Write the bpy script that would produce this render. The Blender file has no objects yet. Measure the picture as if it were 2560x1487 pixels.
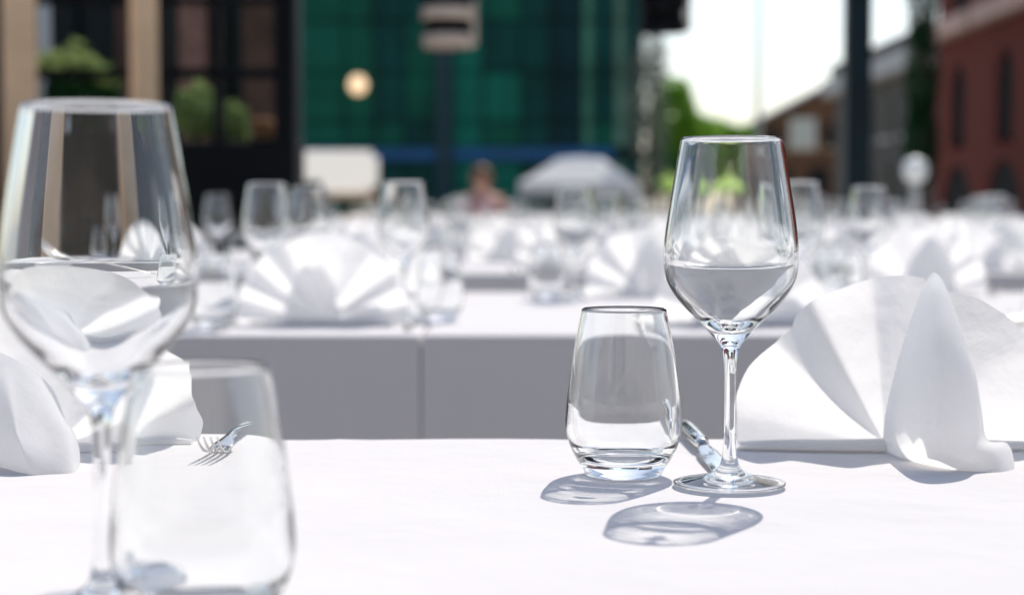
import bpy, bmesh, math, random
from mathutils import Vector, Matrix, noise
R = math.radians
random.seed(7)

# ------------------------------------------------------------------ camera, sky, sun, exposure
scene = bpy.context.scene
COL = scene.collection
F_PX, HOR, CAM_Z, TABLE = 4200.0, 525.0, 0.9124, 0.74
PITCH = math.atan((743.5 - HOR) / F_PX)
cam_d = bpy.data.cameras.new('camera')
cam_d.sensor_width = 36; cam_d.lens = F_PX / 2560 * 36
cam_d.clip_start = 0.02; cam_d.clip_end = 2000
cam_d.dof.use_dof = True; cam_d.dof.focus_distance = 1.06; cam_d.dof.aperture_fstop = 5.2
cam = bpy.data.objects.new('camera', cam_d); COL.objects.link(cam)
cam.location = (0, 0, CAM_Z); cam.rotation_euler = (math.pi / 2 - PITCH, 0, 0)
scene.camera = cam

SUN_EL, SUN_AZ = R(53), R(20)            # azimuth measured from +Y towards +X
world = bpy.data.worlds.new('World'); scene.world = world; world.use_nodes = True
wn = world.node_tree.nodes; wl = world.node_tree.links
sky = wn.new('ShaderNodeTexSky'); sky.sky_type = 'NISHITA'; sky.sun_disc = False
sky.sun_elevation = SUN_EL; sky.sun_rotation = SUN_AZ; sky.air_density = 1.0; sky.dust_density = 1.5; sky.ozone_density = 1.0
hsv = wn.new('ShaderNodeHueSaturation'); hsv.inputs['Saturation'].default_value = 0.82      # thin white haze over the whole sky
wl.new(sky.outputs[0], hsv.inputs['Color']); wl.new(hsv.outputs[0], wn['Background'].inputs[0]); wn['Background'].inputs[1].default_value = 0.14
sun_d = bpy.data.lights.new('sun', 'SUN'); sun_d.energy = 4.0; sun_d.angle = R(0.53); sun_d.color = (1, 0.94, 0.86)
sun = bpy.data.objects.new('sun', sun_d); COL.objects.link(sun)
sdir = Vector((math.sin(SUN_AZ) * math.cos(SUN_EL), math.cos(SUN_AZ) * math.cos(SUN_EL), math.sin(SUN_EL)))
sun.rotation_euler = (-sdir).to_track_quat('-Z', 'Y').to_euler()
sun.location = (0, 0, 30)
sun_d.cycles.is_caustics_light = True
vs = scene.view_settings
vs.view_transform = 'Standard'; vs.look = 'None'; vs.exposure = 0.29; vs.gamma = 1; vs.use_curve_mapping = False
cy = scene.cycles
cy.use_denoising = True
cy.max_bounces = 20; cy.transmission_bounces = 16; cy.transparent_max_bounces = 24; cy.diffuse_bounces = 4; cy.glossy_bounces = 6
cy.sample_clamp_indirect = 30.0; cy.blur_glossy = 0.0

# ------------------------------------------------------------------ helpers
def W(u, v, D):
    """a pixel of the 2560 px photograph at world depth D"""
    xc = (u - 1280) / F_PX; yc = -(v - 743.5) / F_PX
    c, s = math.cos(PITCH), math.sin(PITCH)
    d = Vector((xc, c + yc * s, -s + yc * c)); t = D / d.y
    return Vector((d.x * t, D, CAM_Z + d.z * t))
def X(u, D): return W(u, HOR, D).x
def Z(v, D): return W(1280, v, D).z
def DT(v): return (CAM_Z - TABLE) * F_PX / (v - HOR)     # depth of a point of a table top

def tag(o, label=None, cat=None, group=None, kind=None):
    if label: o['label'] = label
    if cat: o['category'] = cat
    if group: o['group'] = group
    if kind: o['kind'] = kind
    return o
def link(name, me, mat=None, parent=None):
    o = bpy.data.objects.new(name, me); COL.objects.link(o)
    if mat is not None and not me.materials: me.materials.append(mat)
    if parent: o.parent = parent
    return o
def mesh(name, vs_, fs, smooth=False):
    me = bpy.data.meshes.new(name); me.from_pydata([tuple(v) for v in vs_], [], fs); me.update()
    if smooth: me.polygons.foreach_set('use_smooth', [True] * len(me.polygons))
    return me
def empty(name, loc=(0, 0, 0), rz=0):
    o = bpy.data.objects.new(name, None); COL.objects.link(o); o.location = loc; o.rotation_euler = (0, 0, rz)
    o.empty_display_size = .05
    return o
def box_data(boxes):
    V, Fc = [], []
    for (x0, x1, y0, y1, z0, z1) in boxes:
        b = len(V)
        V += [(x0,y0,z0),(x1,y0,z0),(x1,y1,z0),(x0,y1,z0),(x0,y0,z1),(x1,y0,z1),(x1,y1,z1),(x0,y1,z1)]
        Fc += [(b,b+3,b+2,b+1),(b+4,b+5,b+6,b+7),(b,b+1,b+5,b+4),(b+1,b+2,b+6,b+5),(b+2,b+3,b+7,b+6),(b+3,b,b+4,b+7)]
    return V, Fc
def boxo(name, b, mat, parent=None, bevel=0.004):
    me = mesh(name, *box_data([b]))
    if bevel:
        bm = bmesh.new(); bm.from_mesh(me)
        bmesh.ops.bevel(bm, geom=bm.edges[:], offset=bevel, segments=2, affect='EDGES', profile=.5)
        bm.to_mesh(me); bm.free()
    return link(name, me, mat, parent)
def copy_tree(o, parent=None):
    c = o.copy(); COL.objects.link(c); c.parent = parent
    for ch in list(o.children): copy_tree(ch, c)
    return c
def crom(pts, n):
    """Catmull-Rom through pts (tuples), n samples per span"""
    P = [Vector(p) for p in pts]; out = []
    for i in range(len(P) - 1):
        p0 = P[max(i-1, 0)]; p1 = P[i]; p2 = P[i+1]; p3 = P[min(i+2, len(P)-1)]
        for k in range(n):
            t = k / n
            out.append(.5 * ((2*p1) + (p2-p0)*t + (2*p0-5*p1+4*p2-p3)*t*t + (3*p1-p0-3*p2+p3)*t**3))
    out.append(P[-1]); return out
def lathe(name, prof, seg):
    """prof: (r, z) list; surface of revolution, poles where r is 0"""
    V, Fc, rings = [], [], []
    for (r, z) in prof:
        if r < 1e-6:
            rings.append([len(V)]); V.append((0, 0, z))
        else:
            rings.append(list(range(len(V), len(V)+seg)))
            V += [(r*math.cos(2*math.pi*k/seg), r*math.sin(2*math.pi*k/seg), z) for k in range(seg)]
    for a, b in zip(rings, rings[1:]):
        for k in range(seg):
            k2 = (k+1) % seg
            if len(a) == 1 and len(b) == 1: continue
            if len(a) == 1: Fc.append((a[0], b[k2], b[k]))
            elif len(b) == 1: Fc.append((a[k], a[k2], b[0]))
            else: Fc.append((a[k], a[k2], b[k2], b[k]))
    return mesh(name, V, Fc, True)
def loft(name, secs, n=14, caps=True):
    """secs: (centre, half width along x, half thickness along z, [y tilt])"""
    V, Fc = [], []
    for (c, hw, ht) in secs:
        for k in range(n):
            a = 2*math.pi*k/n
            V.append((c[0]+hw*math.cos(a), c[1], c[2]+ht*math.sin(a)))
    m = len(secs)
    for i in range(m-1):
        for k in range(n):
            k2 = (k+1) % n
            Fc.append((i*n+k, (i+1)*n+k, (i+1)*n+k2, i*n+k2))
    if caps:
        Fc.append(tuple(range(n))); Fc.append(tuple((m-1)*n+k for k in reversed(range(n))))
    return mesh(name, V, Fc, True)
def tube_data(path, rad, n=10):
    V, Fc = [], []
    P = [Vector(p) for p in path]
    if not isinstance(rad, (list, tuple)): rad = [rad]*len(P)
    for i, p in enumerate(P):
        d = (P[min(i+1, len(P)-1)] - P[max(i-1, 0)]).normalized()
        a = d.orthogonal().normalized() if i == 0 else (a - d*a.dot(d)).normalized()
        b = d.cross(a)
        V += [tuple(p + rad[i]*(a*math.cos(2*math.pi*k/n)+b*math.sin(2*math.pi*k/n))) for k in range(n)]
    for i in range(len(P)-1):
        for k in range(n):
            k2 = (k+1) % n; Fc.append((i*n+k, i*n+k2, (i+1)*n+k2, (i+1)*n+k))
    Fc.append(tuple(reversed(range(n)))); Fc.append(tuple((len(P)-1)*n+k for k in range(n)))
    return V, Fc
def tube(name, path, rad, mat, parent=None, n=10):
    return link(name, mesh(name, *tube_data(path, rad, n), smooth=True), mat, parent)
def patch_data(grid, nu, nv):
    """bicubic patch through a grid of 3D control points"""
    rows = [crom(r, nu) for r in grid]
    cols = [crom([rows[i][j] for i in range(len(rows))], nv) for j in range(len(rows[0]))]
    m, n = len(cols[0]), len(cols)
    V = [cols[j][i] for i in range(m) for j in range(n)]
    Fc = [(i*n+j, (i+1)*n+j, (i+1)*n+j+1, i*n+j+1) for i in range(m-1) for j in range(n-1)]
    return V, Fc
def join(*parts):
    V, Fc = [], []
    for v, f in parts:
        b = len(V); V += list(v); Fc += [tuple(i+b for i in q) for q in f]
    return V, Fc

# ------------------------------------------------------------------ materials
MAT = {}
def mat(name, col=(.5,.5,.5), rough=.6, metal=0, noise_amt=0, nscale=6, bump=0, bscale=80, spec=.5, col2=None):
    m = bpy.data.materials.new(name); m.use_nodes = True; MAT[name] = m
    nt = m.node_tree; b = nt.nodes['Principled BSDF']
    b.inputs['Base Color'].default_value = (*col, 1); b.inputs['Roughness'].default_value = rough
    b.inputs['Metallic'].default_value = metal; b.inputs['Specular IOR Level'].default_value = spec
    tc = nt.nodes.new('ShaderNodeTexCoord')
    if noise_amt or col2:
        n = nt.nodes.new('ShaderNodeTexNoise'); n.inputs['Scale'].default_value = nscale; n.inputs['Detail'].default_value = 6
        nt.links.new(tc.outputs['Object'], n.inputs['Vector'])
        mx = nt.nodes.new('ShaderNodeMix'); mx.data_type = 'RGBA'
        c2 = col2 if col2 else tuple(c*(1-noise_amt) for c in col)
        mx.inputs[6].default_value = (*col, 1); mx.inputs[7].default_value = (*c2, 1)
        rp = nt.nodes.new('ShaderNodeMapRange'); rp.inputs[1].default_value = .38; rp.inputs[2].default_value = .62
        nt.links.new(n.outputs[0], rp.inputs[0]); nt.links.new(rp.outputs[0], mx.inputs[0])
        nt.links.new(mx.outputs[2], b.inputs['Base Color'])
    if bump:
        n2 = nt.nodes.new('ShaderNodeTexNoise'); n2.inputs['Scale'].default_value = bscale; n2.inputs['Detail'].default_value = 5
        nt.links.new(tc.outputs['Object'], n2.inputs['Vector'])
        bp = nt.nodes.new('ShaderNodeBump'); bp.inputs['Strength'].default_value = bump; bp.inputs['Distance'].default_value = .01
        nt.links.new(n2.outputs[0], bp.inputs['Height']); nt.links.new(bp.outputs[0], b.inputs['Normal'])
    return m
def cloth_mat(name, col, transl, nscale=6, ndist=.012):
    m = bpy.data.materials.new(name); m.use_nodes = True; MAT[name] = m
    nt = m.node_tree; nt.nodes.clear()
    out = nt.nodes.new('ShaderNodeOutputMaterial'); d = nt.nodes.new('ShaderNodeBsdfDiffuse'); t = nt.nodes.new('ShaderNodeBsdfTranslucent')
    mx = nt.nodes.new('ShaderNodeMixShader'); mx.inputs[0].default_value = transl
    d.inputs[0].default_value = (*col, 1); t.inputs[0].default_value = (*col, 1); d.inputs[1].default_value = .3
    tc = nt.nodes.new('ShaderNodeTexCoord')
    w1 = nt.nodes.new('ShaderNodeTexWave'); w1.bands_direction = 'X'; w1.inputs['Scale'].default_value = 260
    w2 = nt.nodes.new('ShaderNodeTexWave'); w2.bands_direction = 'Y'; w2.inputs['Scale'].default_value = 260
    n = nt.nodes.new('ShaderNodeTexNoise'); n.inputs['Scale'].default_value = nscale; n.inputs['Detail'].default_value = 4
    for q in (w1, w2, n): nt.links.new(tc.outputs['Object'], q.inputs['Vector'])
    ad = nt.nodes.new('ShaderNodeMath'); ad.operation = 'ADD'; nt.links.new(w1.outputs[1], ad.inputs[0]); nt.links.new(w2.outputs[1], ad.inputs[1])
    bp = nt.nodes.new('ShaderNodeBump'); bp.inputs['Strength'].default_value = .12; bp.inputs['Distance'].default_value = .0004
    nt.links.new(ad.outputs[0], bp.inputs['Height'])
    bp2 = nt.nodes.new('ShaderNodeBump'); bp2.inputs['Strength'].default_value = .5; bp2.inputs['Distance'].default_value = ndist
    nt.links.new(n.outputs[0], bp2.inputs['Height']); nt.links.new(bp.outputs[0], bp2.inputs['Normal'])
    nt.links.new(bp2.outputs[0], d.inputs['Normal']); nt.links.new(bp2.outputs[0], t.inputs['Normal'])
    nt.links.new(d.outputs[0], mx.inputs[1]); nt.links.new(t.outputs[0], mx.inputs[2]); nt.links.new(mx.outputs[0], out.inputs[0])
    return m
def leaf_mat(name, c1, c2, transl=.35):
    m = bpy.data.materials.new(name); m.use_nodes = True; MAT[name] = m
    nt = m.node_tree; nt.nodes.clear()
    out = nt.nodes.new('ShaderNodeOutputMaterial'); d = nt.nodes.new('ShaderNodeBsdfDiffuse'); t = nt.nodes.new('ShaderNodeBsdfTranslucent')
    mx = nt.nodes.new('ShaderNodeMixShader'); mx.inputs[0].default_value = transl
    g = nt.nodes.new('ShaderNodeNewGeometry'); cm = nt.nodes.new('ShaderNodeMix'); cm.data_type = 'RGBA'
    cm.inputs[6].default_value = (*c1, 1); cm.inputs[7].default_value = (*c2, 1)
    nt.links.new(g.outputs['Random Per Island'], cm.inputs[0])
    for s in (d, t): nt.links.new(cm.outputs[2], s.inputs[0])
    nt.links.new(d.outputs[0], mx.inputs[1]); nt.links.new(t.outputs[0], mx.inputs[2]); nt.links.new(mx.outputs[0], out.inputs[0])
    return m
def glass_mat(name, col, ior=1.5):
    m = bpy.data.materials.new(name); m.use_nodes = True; MAT[name] = m
    nt = m.node_tree; nt.nodes.clear()
    out = nt.nodes.new('ShaderNodeOutputMaterial'); g = nt.nodes.new('ShaderNodeBsdfGlass')
    g.inputs['Color'].default_value = (*col, 1); g.inputs['Roughness'].default_value = 0; g.inputs['IOR'].default_value = ior
    nt.links.new(g.outputs[0], out.inputs[0]); return m

M_NAP = cloth_mat('napkin_cotton', (.90, .90, .90), .52, 28, .006)
M_CLOTH = cloth_mat('table_linen', (.73, .71, .71), .05)
M_GLASS = glass_mat('clear_glass', (.995, 1, .998))
M_STEEL = mat('cutlery_steel', (.66, .65, .63), .10, 1, bump=.03, bscale=40)
M_WOODT = mat('table_wood', (.22, .14, .08), .6, noise_amt=.4, nscale=8)
M_BLACK = mat('black_steel', (.002, .003, .005), .6, noise_amt=.3, nscale=4, spec=.12)
M_DKTEAL = mat('dark_teal_steel', (.004, .016, .021), .5, noise_amt=.3, nscale=4, spec=.2)
M_TAN = mat('tan_stone', (.97, .66, .40), .8, noise_amt=.2, nscale=3, bump=.2)
M_GROUND = None

# ------------------------------------------------------------------ ground
m = bpy.data.materials.new('paving'); m.use_nodes = True; nt = m.node_tree; b = nt.nodes['Principled BSDF']
tc = nt.nodes.new('ShaderNodeTexCoord'); br = nt.nodes.new('ShaderNodeTexBrick')
br.inputs['Scale'].default_value = 1.0; br.inputs['Brick Width'].default_value = .4; br.inputs['Row Height'].default_value = .2
br.inputs['Mortar Size'].default_value = .006
br.inputs['Color1'].default_value = (.20, .19, .17, 1); br.inputs['Color2'].default_value = (.15, .14, .13, 1); br.inputs['Mortar'].default_value = (.10, .095, .09, 1)
nt.links.new(tc.outputs['Object'], br.inputs['Vector']); nt.links.new(br.outputs[0], b.inputs['Base Color']); b.inputs['Roughness'].default_value = .85
tag(link('ground', mesh('ground', [(-400,-400,0),(400,-400,0),(400,600,0),(-400,600,0)], [(0,1,2,3)]), m), kind='structure')

# ------------------------------------------------------------------ tables and cloths
def make_table(x0, x1, y0, y1, label, group):
    t = empty('banquet_table', ((x0+x1)/2, (y0+y1)/2, 0)); hx, hy = (x1-x0)/2 - .012, (y1-y0)/2 - .012
    boxo('tabletop', (-hx, hx, -hy, hy, TABLE-.034, TABLE-.006), M_WOODT, t)
    for sx in (-1, 1):
        for sy in (-1, 1):
            cx, c2 = sx*(hx-.05), sy*(hy-.05)
            boxo('leg', (cx-.025, cx+.025, c2-.025, c2+.025, 0, TABLE-.034), M_WOODT, t)
    return tag(t, label, 'table', group)
def cloth_mesh(w, d, drop, seed, fine=.05, folds=(), edge_wave=0.0):
    """draped rectangular cloth: top, rounded edge, hanging sides with shallow folds"""
    rnd = random.Random(seed); ph = [rnd.uniform(0, 6.28) for _ in range(6)]
    hx, hy, r = w/2, d/2, .006
    # unrolled coordinate along each axis: flat, arc, drop
    def axis(h):
        k = max(2, int(2*h/fine)); a = [-h + r + (2*h-2*r)*i/k for i in range(k+1)]
        ext = [h - r + r*math.pi/2*i/3 for i in (1, 2, 3)]; e0 = ext[-1]
        ext += [e0 + drop*i/8 for i in range(1, 9)]
        return [-e for e in reversed(ext)] + a + ext
    ax, ay = axis(hx), axis(hy)
    def fold(s, h):
        """(position, fall, hang) for an unrolled coordinate"""
        sg = 1 if s >= 0 else -1; q = abs(s)
        if q <= h - r: return s, 0, 0
        q -= h - r
        if q <= r*math.pi/2: return sg*(h - r + r*math.sin(q/r)), r*(1-math.cos(q/r)), 0
        q -= r*math.pi/2; return sg*h, r + q, q
    V = []
    for yy in ay:
        py, fy, hy_ = fold(yy, hy)
        for xx in ax:
            px, fx, hx_ = fold(xx, hx)
            fall = max(fx, fy)
            out = .010*math.sin(px*9+ph[0])*(hy_/drop)**.8 + .006*math.sin(px*23+ph[1])*(hy_/drop) if hy_ else 0
            out *= min(1, max(0, (hx-abs(px))/.12)) if not hx_ else 0
            oux = .002*math.sin(py*9+ph[2])*(hx_/drop)**.8 if hx_ else 0
            cz = 0
            if not hx_ and not hy_:
                cz = .0005*noise.noise(Vector((px*3+seed, py*3, 0)))
                if edge_wave: cz += edge_wave*math.exp(-((hy-abs(yy))/.05)**2)*(noise.noise(Vector((px*5.5, seed, 0))))
            for fpos in folds: cz += .0007*math.exp(-((px-fpos)/.009)**2) if not hy_ else 0
            for fpos in folds:
                if hy_: out += .0035*math.exp(-((px-fpos)/.012)**2)
            sx = 1 if px >= 0 else -1; sy = 1 if py >= 0 else -1
            V.append((px + sx*abs(oux), py + sy*(out if hy_ else 0), -fall + cz))
    n = len(ax)
    Fc = [(i*n+j, i*n+j+1, (i+1)*n+j+1, (i+1)*n+j) for i in range(len(ay)-1) for j in range(n-1)]
    return mesh('tablecloth', V, Fc, True)
def make_cloth(x0, x1, y0, y1, label, group, seed, **kw):
    me = cloth_mesh(x1-x0-.002, y1-y0, .52, seed, **kw)
    o = link('tablecloth', me, M_CLOTH); o.location = ((x0+x1)/2, (y0+y1)/2, TABLE)
    if y0 < 1: o.cycles.is_caustics_receiver = True
    return tag(o, label, 'tablecloth', group)

ROWS = [.044, 2.313, 4.58, 6.85, 9.12, 11.4, 13.7]; DEPTH = 1.217
ORD = ['front', 'second', 'third', 'fourth', 'fifth', 'sixth', 'seventh']
SPAN = [[(-.95, 1.05)], [(-1.335, -.126), (-.1255, 1.08), (1.0805, 2.28)],
        [(-2.1, -.86), (-.857, .38), (.383, 1.62), (1.623, 2.86)],
        [(-.70, .5), (.503, 1.70), (1.703, 2.9), (2.903, 4.1)],
        [(-1.25, -.05), (-.047, 1.15), (1.153, 2.35), (2.353, 3.55), (3.553, 4.75)],
        [(-1.75, -.45), (-.447, .85), (.853, 2.15), (2.153, 3.45), (3.453, 4.75), (4.753, 6.0)],
        [(-2.1, -.8), (-.797, .5), (.503, 1.8), (1.803, 3.1), (3.103, 4.4), (4.403, 5.7)]]
sd = 3
for i, y0 in enumerate(ROWS):
    yb = y0 + DEPTH
    if i == 0: y0 = .47
    for (x0, x1) in SPAN[i]:
        sd += 1
        if i == 0:
            make_table(x0, x1, y0, yb, 'wooden table hidden under the front white cloth', None)
            make_cloth(x0, x1, y0, yb, 'sunlit white cloth on the front table under the sharp wine glass', None, sd, fine=.012, folds=(X(838, 1.2)-.05, .36-.05), edge_wave=.0045)
        else:
            make_table(x0, x1, y0, yb, f'wooden table under a white cloth in the {ORD[i]} row', f'tables of the {ORD[i]} row')
            make_cloth(x0, x1, y0, yb, f'white cloth hanging to grey shade over a table of the {ORD[i]} row', f'tablecloths of the {ORD[i]} row', sd, **(dict(fine=.016, folds=(-.31, .05, .30)) if i == 1 else dict(fine=.06)))

# ------------------------------------------------------------------ glassware
wine_out = [(0.0, .0020), (.012, .0019), (.029, .0012), (.0338, .0003), (.0348, .0013), (.0340, .0023), (.026, .0038), (.016, .0058), (.0105, .0080),
            (.0072, .0108), (.0052, .0155), (.0043, .022), (.0036, .034), (.0034, .046), (.0035, .060), (.0038, .072), (.0046, .0815),
            (.0068, .0878), (.0116, .0934), (.0191, .1015), (.0273, .1097), (.0342, .1178), (.0391, .126), (.0410, .1328), (.0416, .1415), (.0415, .149),
            (.0403, .1598), (.0383, .1734), (.0360, .1875), (.0336, .202), (.0314, .2145)]
wine_in = [(.0308, .2152), (.0300, .2146), (.0321, .202), (.0345, .1875), (.0368, .1734), (.0388, .1598), (.0400, .149), (.0400, .1415),
           (.0392, .1336), (.0368, .1268), (.0312, .1190), (.0232, .1112), (.0144, .1040), (.0064, .0992), (0.0, .0980)]
def smooth_prof(p, n): return [(max(0, q[0]), q[1]) for q in crom([(a, b, 0) for a, b in p], n)]
def make_wine_glass(seg, n):
    g = empty('wine_glass')
    k1, k2 = 10, 15            # seams of foot / stem / bowl
    fo = smooth_prof(wine_out, n)
    link('foot', lathe('foot', fo[:k1*n+1], seg), M_GLASS, g)
    link('stem', lathe('stem', fo[k1*n:k2*n+1], seg), M_GLASS, g)
    link('bowl', lathe('bowl', fo[k2*n:] + smooth_prof(wine_in, n), seg), M_GLASS, g)
    return g
tum_prof_out = [(0, .0022), (.012, .0018), (.0205, .0006), (.0238, .0), (.0252, .0012), (.0268, .0044), (.0323, .0132), (.0360, .0225), (.0378, .0325), (.0376, .041), (.0368, .0495),
                (.0352, .0616), (.0334, .075), (.0312, .088), (.0292, .098), (.0273, .1070)]
tum_prof_in = [(.0266, .1076), (.0259, .1070), (.0277, .098), (.0297, .088), (.0318, .075), (.0334, .0616), (.0346, .0495), (.0347, .041), (.0342, .0325), (.0318, .0225), (.0270, .0165), (.0190, .0130), (.009, .0118), (0, .0115)]
def tum_mesh(seg, n): return lathe('tumbler', smooth_prof(tum_prof_out, n) + smooth_prof(tum_prof_in, n), seg)
def caustic(o):
    for q in [o] + list(o.children):
        if q.type == 'MESH': q.cycles.is_caustics_caster = True
def put_wine(src, x, y, label, group=None, rz=0, z=TABLE):
    o = copy_tree(src); o.location = (x, y, z + .0014); o.rotation_euler = (0, 0, rz)
    return tag(o, label, 'wine glass', group)
def put_tum(me, x, y, label, group=None, rz=0):
    o = link('water_glass', me, M_GLASS); o.location = (x, y, TABLE + .0014); o.rotation_euler = (0, 0, rz)
    return tag(o, label, 'water glass', group)
hero_wine = make_wine_glass(96, 6); hero_tum = tum_mesh(96, 6)
lo_wine_me = lathe('wine_glass', smooth_prof(wine_out, 2) + smooth_prof(wine_in, 2), 28); lo_tum = tum_mesh(28, 2)
G1 = hero_wine
tag(G1, 'clear stemmed wine glass in sharp focus beside the fan napkin and knife', 'wine glass')
G1.location = (X(1828, 1.04), 1.04, TABLE + .0014); caustic(G1)
o = put_tum(hero_tum, X(1561, 1.082), 1.082, 'clear water tumbler in sharp focus left of the knife', None, .4); caustic(o)
o = put_wine(G1, X(246, .716), .716, 'large blurred wine glass standing in front of a napkin on the front table'); caustic(o)
o = put_tum(hero_tum, X(499, .683), .683, 'blurred water tumbler beside the blurred wine glass on the front table'); caustic(o)

# ------------------------------------------------------------------ cutlery
def make_knife():
    k = empty('table_knife')       # lies along y, handle towards +y, origin at the bolster on the table
    hs = []
    for (y, hw, ht) in [(-.002, .0042, .0030), (.002, .0062, .0044), (.010, .0072, .0050), (.03, .0078, .0052), (.06, .0085, .0052), (.085, .0090, .0050), (.102, .0086, .0046), (.108, .0060, .0034), (.110, .002, .001)]:
        hs.append(((0, y, .0056), hw*.8, ht))
    link('handle', loft('handle', hs), M_STEEL, k)
    bs = []
    for (y, cx, hw, ht) in [(-.001, 0, .0046, .0032), (-.010, .0005, .0066, .0019), (-.020, .001, .0088, .0011), (-.04, .0012, .0096, .0009), (-.065, .0012, .0095, .0008), (-.082, .0004, .0082, .0007), (-.094, -.003, .0048, .0006), (-.100, -.006, .0012, .0004)]:
        bs.append(((cx, y, .0048 - .0032*min(1, -y/.05)), hw*.8, ht))
    link('blade', loft('blade', bs), M_STEEL, k)
    return k
def make_fork():
    f = empty('table_fork')        # tines towards -y, lying on its back, origin under the tine roots
    path = [(-.050, .0185), (-.042, .0125), (-.032, .0068), (-.020, .0034), (-.008, .0026), (.004, .0036)]
    P = crom([(0, a, b) for a, b in path], 4)
    tw = .0205
    for q in range(4):
        secs = []
        for i, p in enumerate(P):
            t = i/(len(P)-1); x = (q-1.5)/1.5*(tw/2-.0016)*(1-.04*t)
            secs.append(((x, p.y, p.z), .0006 + .0012*min(1, t*2.2), .0005 + .0006*min(1, t*2)))
        link('tine', loft('tine', secs, 8), M_STEEL, f)
    hs = []
    for (y, z, hw, ht) in [(.001, .0030, .0100, .0011), (.008, .0042, .0104, .0013), (.016, .0052, .0094, .0015), (.024, .0064, .0066, .0018), (.034, .0076, .0042, .0021), (.050, .0086, .0036, .0022), (.075, .0086, .0042, .0021),
                       (.10, .0072, .0056, .0020), (.125, .0056, .0074, .0019), (.145, .0046, .0084, .0018), (.154, .0042, .0070, .0015), (.158, .0040, .0024, .001)]:
        hs.append(((0, y, z), hw, ht))
    link('handle', loft('handle', hs), M_STEEL, f)
    return f
K1 = make_knife(); tag(K1, 'silver table knife lying between the sharp tumbler and wine glass', 'knife')
K1.location = (X(1760, 1.18), 1.18, TABLE + .0018); K1.rotation_euler = (0, 0, R(1))
FK1 = make_fork(); tag(FK1, 'silver fork with upturned tines beside a napkin on the front table', 'fork')
FK1.location = (X(562, 1.145), 1.145, TABLE + .0012); FK1.rotation_euler = (0, 0, R(-4))

# ------------------------------------------------------------------ napkins
def tri(a): return math.asin(.93*math.sin(a)) / math.asin(.93)
def fan_data(radius, n_pl, amp, nth=150, nr=12, th0=0., th1=math.pi, lean=.10, phase=0., hub=.006, seed=0):
    """pleated half-disc standing on its hub; radius is a function of the angle (0 right .. pi left)"""
    V = []
    for i in range(nth+1):
        th = th0 + (th1-th0)*i/nth; Rr = radius(th)
        for j in range(nr+1):
            t = j/nr; rho = hub + (Rr-hub)*t
            y = amp*(t**.85)*tri(n_pl*2*(th + .16*math.sin(th*2.3+seed)) + phase) + .010*t*t*noise.noise(Vector((th*1.7+seed, t*1.3, seed*.7)))
            z = rho*math.sin(th); 
            V.append((rho*math.cos(th), y*(1+.25*math.sin(th*3+seed)) + lean*z, max(z, .0006) + .0022))
    n = nr+1
    Fc = [(i*n+j, (i+1)*n+j, (i+1)*n+j+1, i*n+j+1) for i in range(nth) for j in range(nr)]
    return V, Fc
def interp(tab):
    tab = sorted(tab)
    def f(th):
        a = math.degrees(th)
        if a <= tab[0][0]: return tab[0][1]
        for (a0, r0), (a1, r1) in zip(tab, tab[1:]):
            if a <= a1:
                s = (a-a0)/(a1-a0); s = s*s*(3-2*s)*.5 + s*.5
                return r0 + (r1-r0)*s
        return tab[-1][1]
    return f
def spine_data(hw, y0=-.012, y1=.014, h=.010, seed=0):
    """the folded strip the fan stands on: layered flat fold along the base"""
    parts = []
    for k, (zz, hh) in enumerate([(.0006, .0060)]):
        grid = []
        for s in range(9):
            x = -hw + 2*hw*s/8; w = 1 - .45*(abs(s-4)/4)**2; hh_ = hh; hh = hh_*(1 - .55*(abs(s-4)/4)**1.5)
            cy = (y0+y1)/2 + .008*noise.noise(Vector((s*.4, seed*1.7, k*3.3))); hy = (y1-y0)/2*w
            dz = .0022*noise.noise(Vector((s*.55, seed*3.1+k*5, 0)))+.0010
            loop = [(x, cy-hy, zz+hh*.5+dz), (x, cy-hy*.8, zz+hh+dz), (x, cy, zz+hh*1.05+dz), (x, cy+hy*.8, zz+hh+dz), (x, cy+hy, zz+hh*.5+dz), (x, cy+hy*.8, zz), (x, cy, zz), (x, cy-hy*.8, zz), (x, cy-hy, zz+hh*.5+dz)]
            grid.append(loop); hh = hh_
        parts.append(patch_data(grid, 2, 2))
    return join(*parts)
def napkin_obj(name, data, loc, rz, label, group=None):
    o = link(name, mesh(name, *data, smooth=True), M_NAP); o.location = loc; o.rotation_euler = (0, 0, rz)
    sb = o.modifiers.new('soft', 'SUBSURF'); sb.levels = 1; sb.render_levels = 1
    return tag(o, label, 'napkin', group)

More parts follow.
